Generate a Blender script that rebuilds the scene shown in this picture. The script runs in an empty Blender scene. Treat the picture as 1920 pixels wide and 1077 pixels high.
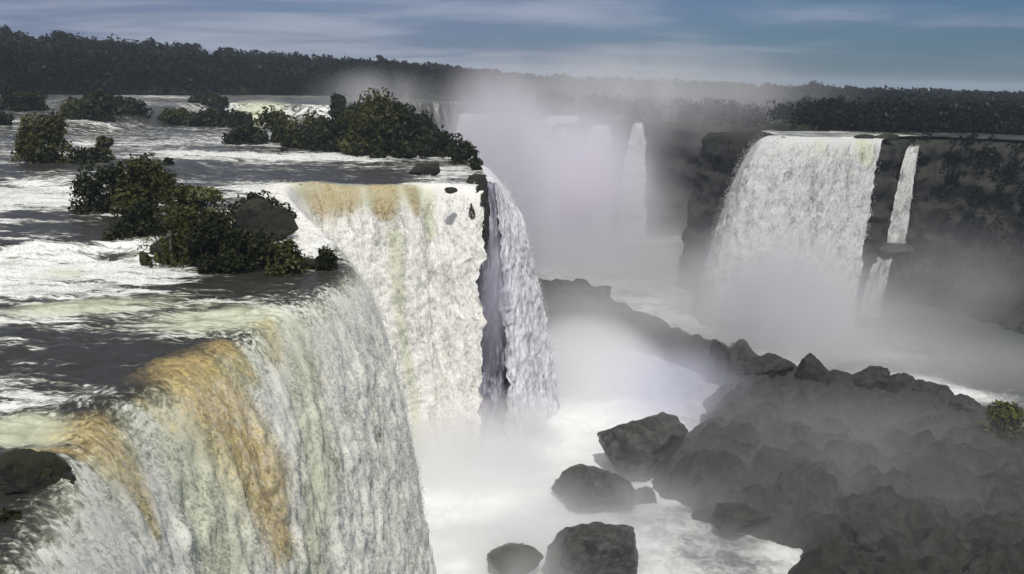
import bpy, math, random
import numpy as np
sc = bpy.context.scene
col = sc.collection
R = math.radians
rng = np.random.default_rng(7)
random.seed(7)

# ------------------------------------------------------------------ camera
F, W, H = 1662., 1920., 1077.
pitch, roll = R(13.15), R(1.3)
f_ = np.array([0, math.cos(pitch), -math.sin(pitch)]); r0 = np.array([1., 0, 0]); u0 = np.cross(r0, f_)
r_ = r0*math.cos(roll)+u0*math.sin(roll); u_ = np.cross(r_, f_)
CAM = np.array([0, 0, 42.])
def at(px, py, z):
    d = f_*F+r_*(px-W/2)+u_*(H/2-py)
    return CAM+d*((z-CAM[2])/d[2])
def atY(px, py, Y):
    d = f_*F+r_*(px-W/2)+u_*(H/2-py)
    return CAM+d*(Y/d[1])
def proj(p):
    v = np.asarray(p)-CAM; w = np.maximum(v@f_, .1)
    return W/2+F*(v@r_)/w, H/2-F*(v@u_)/w
from mathutils import Matrix
cd = bpy.data.cameras.new("camera"); cam = bpy.data.objects.new("camera", cd); col.objects.link(cam)
M = Matrix([[r_[i], u_[i], -f_[i], CAM[i]] for i in range(3)]+[[0, 0, 0, 1]])
cam.matrix_world = M
cd.sensor_width = 36; cd.lens = 36*F/W; cd.clip_end = 6000; cd.clip_start = .5
sc.camera = cam

# ------------------------------------------------------------------ numpy noise
_P = np.random.default_rng(3).permutation(256).astype(np.int64); _P = np.concatenate([_P, _P, _P])
_G = np.random.default_rng(4).normal(size=(256, 3)); _G /= np.linalg.norm(_G, axis=1)[:, None]
def pn(x, y, z=0.):
    x, y, z = np.broadcast_arrays(np.asarray(x, float), np.asarray(y, float), np.asarray(z, float))
    xi, yi, zi = np.floor(x), np.floor(y), np.floor(z)
    xf, yf, zf = x-xi, y-yi, z-zi
    xi = xi.astype(np.int64) & 255; yi = yi.astype(np.int64) & 255; zi = zi.astype(np.int64) & 255
    s = lambda t: t*t*t*(t*(t*6-15)+10)
    u, v, w = s(xf), s(yf), s(zf)
    def g(a, b, c):
        h = _P[_P[_P[xi+a]+yi+b]+zi+c]; q = _G[h]
        return q[..., 0]*(xf-a)+q[..., 1]*(yf-b)+q[..., 2]*(zf-c)
    l = lambda a, b, t: a+t*(b-a)
    return l(l(l(g(0,0,0), g(1,0,0), u), l(g(0,1,0), g(1,1,0), u), v), l(l(g(0,0,1), g(1,0,1), u), l(g(0,1,1), g(1,1,1), u), v), w)*1.5
def fbm(x, y, z=0., o=4, gain=.5):
    t = 0; a = 1.; n = 0
    for i in range(o):
        t = t+a*pn(x*2**i+17.3*i, y*2**i+5.1*i, z*2**i+9.7*i); n += a; a *= gain
    return t/n
def ridge(x, y, z=0., o=4):
    t = 0; a = 1.; n = 0
    for i in range(o):
        t = t+a*(1-2*np.abs(pn(x*2**i+3.3*i, y*2**i+8.1*i, z*2**i+1.7*i))); n += a; a *= .5
    return t/n
def cells(x, y, size, seed, rmin=.35, rmax=.75):
    """height of a field of blocky boulders with jittered centres"""
    gx, gy = np.floor(x/size), np.floor(y/size); best = np.zeros(np.shape(x))
    for i in (-1, 0, 1):
        for j in (-1, 0, 1):
            cx, cy_ = gx+i, gy+j
            h = lambda k: np.modf(np.abs(np.sin(cx*127.1+cy_*311.7+k*74.7+seed)*43758.5453))[0]
            px, py = (cx+h(1))*size, (cy_+h(2))*size; r = size*(rmin+(rmax-rmin)*h(3)); a = h(4)*3.14; e = .6+.4*h(5)
            dx, dy = x-px, y-py; u, v = dx*np.cos(a)+dy*np.sin(a), -dx*np.sin(a)+dy*np.cos(a)
            q = (np.abs(u/r)**2.6+np.abs(v/(r*e))**2.6)**(1/2.6)
            best = np.maximum(best, r*(.5+.7*h(6))*np.clip(1-q**2.2, 0, 1)**.55*(1+.25*(h(7)-.5)*u/r))
    return best
def ss(a, b, x):
    t = np.clip((x-a)/(b-a), 0, 1); return t*t*(3-2*t)
def cr(pts, n):
    """Catmull-Rom resample at n even steps"""
    p = np.asarray(pts, float); p = np.vstack([2*p[0]-p[1], p, 2*p[-1]-p[-2]]); out = []
    for i in range(1, len(p)-2):
        t = np.linspace(0, 1, 24, endpoint=False)[:, None]
        a, b, c, d = p[i-1], p[i], p[i+1], p[i+2]
        out.append(.5*((2*b)+(c-a)*t+(2*a-5*b+4*c-d)*t*t+(3*b-3*c+d-a)*t**3))
    out.append(p[-2:-1]); q = np.vstack(out)
    L = np.r_[0, np.cumsum(np.linalg.norm(np.diff(q, axis=0), axis=1))]
    s = np.linspace(0, L[-1], n)
    return np.stack([np.interp(s, L, q[:, k]) for k in range(q.shape[1])], 1), s
def segdist(x, y, P, closed=False):
    P = np.asarray(P)[:, :2]; best = np.full(np.shape(x), 1e9)
    m = len(P) if closed else len(P)-1
    for i in range(m):
        a, b = P[i], P[(i+1) % len(P)]; d = b-a; L = max(d@d, 1e-9)
        t = np.clip(((x-a[0])*d[0]+(y-a[1])*d[1])/L, 0, 1)
        best = np.minimum(best, np.hypot(x-a[0]-t*d[0], y-a[1]-t*d[1]))
    return best
def inside(x, y, P):
    P = np.asarray(P)[:, :2]; c = np.zeros(np.shape(x), bool)
    for i in range(len(P)):
        a, b = P[i], P[(i+1) % len(P)]
        if a[1] == b[1]: continue
        c ^= ((a[1] > y) != (b[1] > y)) & (x < (b[0]-a[0])*(y-a[1])/(b[1]-a[1])+a[0])
    return c
def sdist(x, y, P):      # positive inside
    return segdist(x, y, P, True)*np.where(inside(x, y, P), 1, -1)

# ------------------------------------------------------------------ mesh building
def mesh(name, V, Fc, mat, parent=None, smooth=True, attrs=None, uv=None):
    V = np.asarray(V, np.float32); Fc = np.asarray(Fc, np.int32); k = Fc.shape[1]
    me = bpy.data.meshes.new(name)
    me.vertices.add(len(V)); me.vertices.foreach_set('co', V.ravel())
    me.loops.add(Fc.size); me.loops.foreach_set('vertex_index', Fc.ravel())
    me.polygons.add(len(Fc)); me.polygons.foreach_set('loop_start', np.arange(len(Fc), dtype=np.int32)*k)
    if smooth: me.polygons.foreach_set('use_smooth', np.ones(len(Fc), bool))
    me.update(calc_edges=True)
    if attrs:
        for n, a in attrs.items():
            a = np.asarray(a, np.float32)
            if a.ndim == 2:
                at_ = me.attributes.new(n, 'FLOAT_VECTOR', 'POINT'); at_.data.foreach_set('vector', a.ravel())
            else:
                at_ = me.attributes.new(n, 'FLOAT', 'POINT'); at_.data.foreach_set('value', a)
    me.materials.append(mat)
    o = bpy.data.objects.new(name, me); col.objects.link(o)
    if parent is not None: o.parent = parent
    return o
def gridfaces(nr, nc, keep=None):
    i = np.arange(nr-1)[:, None]*nc+np.arange(nc-1)[None]
    q = np.stack([i, i+1, i+nc+1, i+nc], -1).reshape(-1, 4)
    return q if keep is None else q[keep.reshape(-1)]
def tag(o, label=None, cat=None, group=None, kind=None):
    for k, v in (('label', label), ('category', cat), ('group', group), ('kind', kind)):
        if v: o[k] = v
    return o
def empty(name, loc):
    o = bpy.data.objects.new(name, None); col.objects.link(o); o.location = [float(c) for c in loc]; o.empty_display_size = .5
    return o

# ------------------------------------------------------------------ materials
def newmat(name):
    m = bpy.data.materials.new(name); m.use_nodes = True; nt = m.node_tree
    for n in list(nt.nodes): nt.nodes.remove(n)
    return m, nt
class N:
    def __init__(s, nt): s.nt = nt
    def __call__(s, t, **kw):
        n = s.nt.nodes.new(t)
        for k, v in kw.items():
            if k == 'i':
                for a, b in v.items():
                    if isinstance(b, bpy.types.NodeSocket): s.nt.links.new(b, n.inputs[a])
                    else: n.inputs[a].default_value = b
            else: setattr(n, k, v)
        return n
    def math(s, op, a, b=None, c=None, clamp=False):
        n = s.nt.nodes.new('ShaderNodeMath'); n.operation = op; n.use_clamp = clamp
        for i, v in enumerate((a, b, c)):
            if v is None: continue
            if isinstance(v, bpy.types.NodeSocket): s.nt.links.new(v, n.inputs[i])
            else: n.inputs[i].default_value = v
        return n.outputs[0]
    def mix(s, fac, a, b):
        n = s.nt.nodes.new('ShaderNodeMix'); n.data_type = 'RGBA'
        for i, v in ((0, fac), (6, a), (7, b)):
            if isinstance(v, bpy.types.NodeSocket): s.nt.links.new(v, n.inputs[i])
            elif i == 0: n.inputs[0].default_value = v
            else: n.inputs[i].default_value = (*v, 1)
        return n.outputs[2]
    def ramp(s, x, a, b, lo=0., hi=1.):
        n = s.nt.nodes.new('ShaderNodeMapRange'); n.interpolation_type = 'SMOOTHSTEP'
        s.nt.links.new(x, n.inputs[0])
        for i, v in ((1, a), (2, b), (3, lo), (4, hi)): n.inputs[i].default_value = v
        return n.outputs[0]
    def noise(s, vec, scale, detail=4., rough=.55, dist=0., xyz=None):
        if xyz:
            mp = s('ShaderNodeMapping', i={0: vec}); mp.inputs['Scale'].default_value = xyz; vec = mp.outputs[0]
        n = s('ShaderNodeTexNoise', i={'Vector': vec, 'Scale': scale, 'Detail': detail, 'Roughness': rough, 'Distortion': dist})
        return n.outputs[0]

WHITE = (.80, .81, .80)
def water_mat(name, sx=3., sy=.9, green=(.36, .40, .26), deep=(.030, .032, .028), tan=(.32, .24, .11), yel=(.54, .57, .40), contrast=1.0, white=WHITE, dist=.6, transl=0., blend=False):
    """m = (foam, tan, yellow); uvw = streak coordinates in metres (across, along the flow)"""
    m, nt = newmat(name); n = N(nt)
    a = n('ShaderNodeAttribute', attribute_name='m'); sp = n('ShaderNodeSeparateXYZ', i={0: a.outputs['Vector']})
    uv = n('ShaderNodeAttribute', attribute_name='uvw').outputs['Vector']
    n1 = n.noise(uv, 1., 7, .62, dist, (sx, sy, 1)); n2 = n.noise(uv, 1., 5, .65, 1.0, (sx*3.1, sy*3.1, 1)); n3 = n.noise(uv, 1., 3, .5, .4, (sx*.3, sy*.25, 1))
    nn = n.math('ADD', n.math('MULTIPLY', n1, .5), n.math('ADD', n.math('MULTIPLY', n2, .35), n.math('MULTIPLY', n3, .15)))
    d = n.math('MULTIPLY', n.math('SUBTRACT', nn, .5), 3.2*contrast)
    foam = n.math('ADD', sp.outputs[0], d)
    fo = n.ramp(foam, .12, .85); fg = n.ramp(foam, -.1, .45)
    tn = n.ramp(n.math('MULTIPLY', sp.outputs[1], n.math('ADD', n.math('MULTIPLY', d, .7), 1.)), .12, 1.0)
    yl = n.ramp(n.math('ADD', sp.outputs[2], n.math('MULTIPLY', d, .3)), .25, .8)
    if blend:
        ba = n('ShaderNodeAttribute', attribute_name='g').outputs['Fac']
        bb = n.ramp(n.math('ADD', ba, n.math('MULTIPLY', d, .35)), .15, .85)
        deep = n.mix(bb, (.030, .030, .026), deep); green = n.mix(bb, (.16, .165, .13), green); white = n.mix(bb, WHITE, white)
    base = n.mix(fg, deep, green)
    c = n.mix(fo, base, white)
    c = n.mix(n.math('MULTIPLY', yl, .75), c, yel)
    tv = n.mix(n.ramp(n2, .3, .7), tuple(k*.65 for k in tan), tuple(min(k*1.6, 1) for k in tan))
    c = n.mix(n.math('MULTIPLY', tn, n.ramp(n1, .3, .65, .88, .5)), c, tv)
    rough = n.ramp(foam, 0, .5, .34, .8)
    bump = n('ShaderNodeBump', i={'Strength': .3, 'Distance': .12, 'Height': nn})
    b = n('ShaderNodeBsdfPrincipled', i={'Base Color': c, 'Roughness': rough, 'IOR': 1.33, 'Normal': bump.outputs[0], 'Specular IOR Level': .28})
    tl = n('ShaderNodeBsdfTranslucent', i={0: c}); ms = n('ShaderNodeMixShader', i={0: n.math('MULTIPLY', fo, transl), 1: b.outputs[0], 2: tl.outputs[0]})
    o = n('ShaderNodeOutputMaterial', i={0: ms.outputs[0]})
    return m
M_fall = water_mat('falling_water', 1.6, .8, contrast=1.25, green=(.48, .49, .43), dist=1.8, white=(.84, .83, .79), deep=(.24, .25, .21))
M_recess = water_mat('recess_shade_water', 1.6, .35, (.36, .345, .42), (.13, .13, .16), white=(.62, .60, .70))  # shade of the recess put into the water colour as dark lilac
M_veil = water_mat('shade_tinted_veil_water', 1.8, .5, (.42, .41, .46), (.2, .2, .22), white=(.74, .73, .77), contrast=1.3)  # lilac grey colour imitates shade on the corner veil
M_near = water_mat('near_falling_water', 1.5, 1.1, contrast=1.6, green=(.46, .49, .38), dist=2.4, white=(.83, .83, .76), yel=(.60, .63, .46), deep=(.30, .32, .24), tan=(.50, .38, .15), blend=True)
M_far = water_mat('far_falling_water', 1.3, .16, (.46, .47, .45), contrast=.9, deep=(.1, .1, .1), white=(.58, .58, .57))
M_river = water_mat('river_water', .42, 1.5, (.16, .165, .13), (.030, .030, .026), contrast=2.1)
M_pool = water_mat('pool_water', .45, .45, (.35, .36, .35), (.09, .10, .10), contrast=.6)

m, nt = newmat('spray_froth'); n = N(nt)
a = n('ShaderNodeAttribute', attribute_name='m'); sp = n('ShaderNodeSeparateXYZ', i={0: a.outputs['Vector']})
c = n.mix(n.ramp(sp.outputs[0], 0, .8), (.70, .71, .66), (.88, .88, .85))
c = n.mix(n.math('MULTIPLY', n.ramp(sp.outputs[2], .3, .9), .55), c, (.58, .61, .43))
c = n.mix(n.math('MULTIPLY', n.ramp(sp.outputs[1], .3, .9), .85), c, n.mix(sp.outputs[0], (.46, .36, .15), (.66, .54, .28)))
b = n('ShaderNodeBsdfDiffuse', i={0: c}); tl = n('ShaderNodeBsdfTranslucent', i={0: c}); ms = n('ShaderNodeMixShader', i={0: .5, 1: b.outputs[0], 2: tl.outputs[0]})
tr = n('ShaderNodeBsdfTransparent'); ms = n('ShaderNodeMixShader', i={0: .55, 1: ms.outputs[0], 2: tr.outputs[0]})
n('ShaderNodeOutputMaterial', i={0: ms.outputs[0]}); M_spray = m
M_sprayf = m.copy(); M_sprayf.name = 'far_spray_froth'
for q in M_sprayf.node_tree.nodes:
    if q.type == 'MIX' and abs(q.inputs[7].default_value[0]-.88) < .01: q.inputs[6].default_value = (.50, .50, .49, 1); q.inputs[7].default_value = (.62, .62, .61, 1)

def rock_mat(name, c1=(.035, .033, .030), c2=(.10, .095, .085), green=(.045, .055, .02), ga=.5, sc_=.6, wet=.55):
    m, nt = newmat(name); n = N(nt)
    g = n('ShaderNodeNewGeometry'); P = g.outputs['Position']
    a = n.noise(P, sc_, 8, .65, .5); b_ = n.noise(P, sc_*4, 6, .6, .3, (1, 1, 2.2)); e = n.noise(P, sc_*.35, 4, .6)
    c = n.mix(n.ramp(a, .35, .7), c1, c2)
    nz = n('ShaderNodeSeparateXYZ', i={0: g.outputs['Normal']}).outputs[2]
    gm = n.ramp(n.math('ADD', n.math('MULTIPLY', nz, .35), e), .62, .80)
    gv = n.mix(b_, tuple(k*.5 for k in green), tuple(k*1.7 for k in green))
    c = n.mix(n.math('MULTIPLY', gm, ga), c, gv)
    bump = n('ShaderNodeBump', i={'Strength': .9, 'Distance': .35, 'Height': n.math('ADD', a, n.math('MULTIPLY', b_, .5))})
    b = n('ShaderNodeBsdfPrincipled', i={'Base Color': c, 'Roughness': wet, 'Normal': bump.outputs[0], 'Specular IOR Level': .35})
    n('ShaderNodeOutputMaterial', i={0: b.outputs[0]})
    return m
M_rock = rock_mat('basalt_rock', sc_=1.2, ga=.6)
M_cliff = rock_mat('cliff_rock', (.014, .014, .013), (.050, .047, .041), (.020, .024, .012), .7, .30, .75)
M_bank = rock_mat('bank_rock', (.012, .012, .011), (.055, .053, .049), (.022, .026, .014), .5, .8, .7)
M_soil = rock_mat('forest_soil', (.012, .014, .008), (.03, .032, .018), (.02, .03, .01), 1, .2, .9)

def leaf_mat(name, dark, light, tint=(.10, .11, .035)):
    m, nt = newmat(name); n = N(nt)
    a = n('ShaderNodeAttribute', attribute_name='leafv').outputs['Fac']
    g = n('ShaderNodeNewGeometry'); e = n.noise(g.outputs['Position'], .9, 2)
    c = n.mix(a, dark, light)
    c = n.mix(n.math('MULTIPLY', n.ramp(e, .5, .7), .5), c, tint)
    d = n('ShaderNodeBsdfDiffuse', i={0: c}); t = n('ShaderNodeBsdfTranslucent', i={0: c})
    gl = n('ShaderNodeBsdfGlossy', i={0: (.7, .7, .7, 1), 'Roughness': .45})
    mx = n('ShaderNodeMixShader', i={0: .25, 1: d.outputs[0], 2: t.outputs[0]})
    m2 = n('ShaderNodeMixShader', i={0: .012, 1: mx.outputs[0], 2: gl.outputs[0]})
    n('ShaderNodeOutputMaterial', i={0: m2.outputs[0]})
    return m
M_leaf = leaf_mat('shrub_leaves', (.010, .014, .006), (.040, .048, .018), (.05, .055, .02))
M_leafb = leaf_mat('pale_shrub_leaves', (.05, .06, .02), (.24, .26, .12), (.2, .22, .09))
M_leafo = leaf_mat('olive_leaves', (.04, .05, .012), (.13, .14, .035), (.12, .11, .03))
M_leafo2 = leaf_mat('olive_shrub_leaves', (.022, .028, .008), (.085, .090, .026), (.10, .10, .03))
M_leaff = leaf_mat('forest_leaves', (.008, .010, .006), (.018, .020, .011), (.022, .020, .013))
m, nt = newmat('bark'); n = N(nt)
g = n('ShaderNodeNewGeometry'); c = n.mix(n.noise(g.outputs['Position'], 3., 4, .6, 0, (4, 4, .6)), (.03, .025, .018), (.13, .11, .09))
b = n('ShaderNodeBsdfPrincipled', i={'Base Color': c, 'Roughness': .85}); n('ShaderNodeOutputMaterial', i={0: b.outputs[0]}); M_bark = m

# ------------------------------------------------------------------ layout in world coordinates
ZR, ZU, ZF = 30., 34., 33.        # main river level, upstream level beyond the small cascade, right bank level
crest_px = [(-100,1180),(0,1020),(60,930),(120,850),(200,765),(300,715),(370,675),(440,635),(520,590),(590,550),(640,505),(628,475),(600,440),(562,405),(532,378),(540,356),(600,350),(650,352),(700,350.5),(750,350.5),(795,346),(850,350),(895,352)]
CR = np.array([at(x, y, ZR)[:2] for x, y in crest_px])
CR = np.vstack([[-12.0, 8.], CR])
side = np.array([[-3.6, 101.5], [-3.1, 106], [-3.4, 113], [-4.3, 120]])
GORGE = np.vstack([[[-16, -80], [-12, -10]], CR, side, [[-9, 140], [-14, 160], [-28, 200], [-46, 234], [-48, 262], [-46, 300], [-20, 318], [-8, 275], [0, 262], [30, 256], [66, 250], [70, 215], [60, 190], [52, 172]],
                   [[47, 168], [53, 166], [60, 167], [67, 167], [72, 173], [78, 178], [85, 179], [94, 174], [106, 167], [125, 150], [150, 130], [175, 100], [175, -80]]])
def rfloor(x, y):
    """river surface level"""
    rr = np.hypot(x, y)
    soft = ss(165, 262, rr)
    step = ss(243.5, 246., y+.06*x+1.2*pn(x*.12, y*.0))          # the small cascade is a real step
    w = ss(-86, -79, x+2*pn(y*.05, 3.))
    zu = ZR+(ZU-ZR)*((1-w)*soft+w*step)
    # two short steps beside the near island (left edge)
    return zu
cas = np.array([at(-150, 500, ZR), at(0, 487, ZR), at(90, 492, ZR), at(200, 486, ZR), at(290, 492, ZR), at(380, 500, ZR)])[:, :2]
cas2 = np.array([at(-250, 345, ZR), at(0, 352, ZR), at(80, 362, ZR), at(170, 368, ZR), at(260, 360, ZR)])[:, :2]
def local_step(x, y):
    z = 0*x
    for P, h, wd in ((cas, .9, 3.2), (cas2, .8, 6.)):
        yc = np.interp(x, P[:, 0], P[:, 1])+1.3*pn(x*.3, 4.)
        fade = ss(P[-1, 0]+2, P[-1, 0]-3, x)
        up = ss(-wd*.5, wd*.5, y-yc); z = z+h*up*fade*ss(60, 15, y-yc)
    return z
def riverz(x, y):
    wv = .22*fbm(x*.35, y*.5, 0, 4)+.10*fbm(x*1.3, y*1.7, 3, 3)+.10*ridge(x*.14, y*.5, 2, 3)
    calm = 1-.0*x
    return rfloor(x, y)+local_step(x, y)+wv*(1+.8*ss(60, 15, y))

# foam map of the river: soft ellipses on the water plane (centre, half width, half depth, amount)
def ell(px, py, rx, ry, amt, z=ZR):
    c = at(px, py, z); a = at(px+rx, py, z); b = at(px, py-ry, z); b2 = at(px, py+ry, z)
    v = (b-b2)[:2]/2
    return (c[0], c[1], max(np.hypot(*(a-c)[:2]), .1), max(np.hypot(*v), .1), v/np.hypot(*v), amt)
FO = [ell(*e) for e in [(240, 660, 70, 8, .4), (60, 640, 80, 8, .5), (330, 640, 120, 10, .45), (90, 680, 90, 6, .5), (700, 315, 130, 3, .5), (90, 470, 90, 5, .5), (420, 270, 220, 5, .5), (120, 300, 100, 5, .5), 
    (60, 378, 130, 30, 1.6), (0, 405, 170, 26, 1.6), (190, 428, 70, 6, .6), (60, 440, 60, 4, .6),
    (0, 500, 190, 24, 1.8), (150, 505, 210, 24, 1.8), (290, 505, 70, 26, 1.1),
    (120, 548, 330, 16, 1.6), (350, 548, 150, 10, .8), (200, 585, 300, 20, .62), (430, 600, 150, 26, .62), (30, 600, 160, 20, .6),
    (60, 720, 130, 20, 1.1), (110, 752, 110, 20, .9), (20, 790, 90, 26, .55), (200, 640, 120, 10, .3),
    (470, 368, 75, 20, 1.8), (540, 385, 60, 40, 1.8), (455, 430, 50, 22, 1.0), (590, 420, 45, 50, 1.6), (560, 465, 45, 20, 1.2), (450, 492, 60, 10, .8), (480, 508, 130, 4, .9),
    (560, 293, 260, 8, 1.9), (400, 298, 160, 6, 1.2), (330, 290, 60, 4, .9), (690, 300, 150, 6, .6), (760, 318, 60, 5, .6), (850, 326, 60, 14, 1.1), (800, 335, 30, 8, .6), (830, 345, 70, 14, 1.2),
    (120, 244, 180, 4, .6), (190, 250, 100, 4, .5), (250, 222, 40, 5, .9), (350, 262, 160, 9, .42), (280, 276, 80, 10, .5), (440, 255, 80, 8, .4), (155, 270, 26, 12, .7), (20, 300, 60, 8, .5), (0, 320, 80, 6, .6),
    (560, 255, 60, 8, .6), (640, 268, 60, 5, .5), (60, 340, 120, 6, .3)]]
FO += [ell(*e, 33.) for e in [(300, 188, 90, 3.5, .7), (240, 182, 80, 3, .6), (400, 205, 70, 5, .8), (520, 186, 140, 2, .3)]]
FD = [ell(*e) for e in [(470, 530, 190, 20, 1.), (110, 448, 120, 14, .6), (180, 470, 60, 10, .8), (30, 425, 90, 8, .9), (600, 325, 210, 13, .28), (330, 320, 120, 12, .2), (150, 668, 220, 24, .42), (230, 705, 110, 26, .5), (260, 232, 110, 6, .5), (100, 330, 160, 10, .6), (640, 342, 140, 6, .6), (150, 795, 40, 14, .5)]]
def ells(x, y, E):
    t = 0*x
    for cx, cy, a, b, v, amt in E:
        dx, dy = x-cx, y-cy; q = dx*v[0]+dy*v[1]; p = dx*v[1]-dy*v[0]
        t = t+amt*np.exp(-((p/a)**2+(q/b)**2)*1.1)
    return t
def river_foam(x, y):
    rr = np.hypot(x, y)
    st = fbm(x*.05, y*.16, 5, 5)*.5+fbm(x*.22, y*.8, 9, 4)*.3+.4*(ridge(x*.10+.5*pn(x*.1, y*.3), y*.42, 2, 4)-.55)
    f = -.08+1.15*st*ss(330, 120, rr)+ells(x, y, FO)*(.62+1.1*st)-1.1*ells(x, y, FD)
    yel = ells(x, y, [ell(130, 580, 230, 20, .75), ell(430, 600, 190, 34, .85), ell(120, 515, 80, 16, .6), ell(30, 800, 60, 30, .8), ell(90, 820, 100, 40, .7), ell(490, 210, 60, 14, .8, 32.)])
    return np.clip(f, -.5, .92), yel

# ------------------------------------------------------------------ terrain (one sheet to the horizon)
SK = [(-400, 60), (0, 58), (150, 52), (300, 45), (450, 37), (600, 31), (800, 24), (1000, 11), (1200, 8), (1400, 3), (1900, 0), (2400, 0)]
BASEPX = [(-400, 300.), (0, 318.), (300, 335.), (600, 372.), (800, 330.), (1000, 268.), (1250, 262.), (1400, 258.), (1450, 205.), (1600, 200.), (1900, 226.), (2500, 240.)]
def azpx(x, y): return W/2+F*x/np.maximum(y, 1.)*1.02
def hill(x, y):
    """wooded ground beyond the water and its tree height"""
    a = azpx(x, y); rr = np.hypot(x, y)
    sk = np.interp(a, *zip(*SK)); r0_ = np.interp(a, *zip(*BASEPX)); rs = np.interp(a, [0, 600, 1000, 1900], [500, 560, 700, 700])
    th = np.interp(a, [0, 700, 1000, 1900], [13, 12, 6.5, 5.5])
    g0 = np.interp(a, [0, 900, 1100, 1400, 1500, 1900], [34, 34, 31, 31, 32.5, 32.5])
    top = 42+sk/F*rs-th
    return g0+(top-g0)*ss(r0_-5, rs, rr)-ss(rs, rs+900, rr)*8*(a < 900), th
def ax(lo, hi, a, b, fine, g=1.13):
    mid = list(np.arange(a, b+fine, fine)); s = fine; v = a; left = []
    while v > lo: s *= g; v -= s; left.append(v)
    s = fine; v = mid[-1]; right = []
    while v < hi: s *= g; v += s; right.append(v)
    return np.array(left[::-1]+mid+right)
X, Y = np.meshgrid(ax(-3500, 3500, -60, 130, 1.6), ax(-1500, 5000, 0, 290, 1.6))
sd = sdist(X, Y, GORGE)
hz, _ = hill(X, Y)
a_ = azpx(X, Y); rr = np.hypot(X, Y)
riv = ss(np.interp(a_, *zip(*BASEPX))+2, np.interp(a_, *zip(*BASEPX))-8, rr)*(a_ < 1050)
plat = hz*(1-riv)+(rfloor(X, Y)+local_step(X, Y)-1.6)*riv
plat = np.where((Y < 60) & (X > 0), 31.5, plat)+.5*fbm(X*.05, Y*.05, 0, 3)
Z = plat+(-2.5-plat)*ss(-3.4, .2, sd+1.2*fbm(X*.15, Y*.15, 2, 3)-.6)
nr, nc = X.shape
o = mesh('terrain', np.stack([X, Y, Z], -1).reshape(-1, 3), gridfaces(nr, nc), M_soil); tag(o, kind='structure')

# ------------------------------------------------------------------ upper river
th = np.radians(np.linspace(-52, 2, 640)); rad = np.exp(np.linspace(math.log(11), math.log(392), 620))
T, RR = np.meshgrid(th, rad); X = RR*np.sin(T); Y = RR*np.cos(T)
sd = sdist(X, Y, GORGE); Z = riverz(X, Y)-np.maximum(sd+.1, 0)*7
foam, yel = river_foam(X, Y)
cw = X[:] ; 
onstep = np.exp(-((Y+.06*X-244.5)/3.)**2)*ss(-84, -80, X)
foam = foam+.62*onstep
m3 = np.stack([foam, 0*foam, yel], -1).reshape(-1, 3)
uvw = np.stack([X, Y+1.5*pn(X*.04, Y*.04, 7.), 0*X], -1).reshape(-1, 3)
keep = (sd < 1.2)[:-1, :-1]
o = mesh('river', np.stack([X, Y, Z], -1).reshape(-1, 3), gridfaces(*X.shape, keep), M_river, attrs={'m': m3, 'uvw': uvw}); tag(o, kind='structure')
RIV = (X, Y, Z, foam, yel, sd, o)

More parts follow.
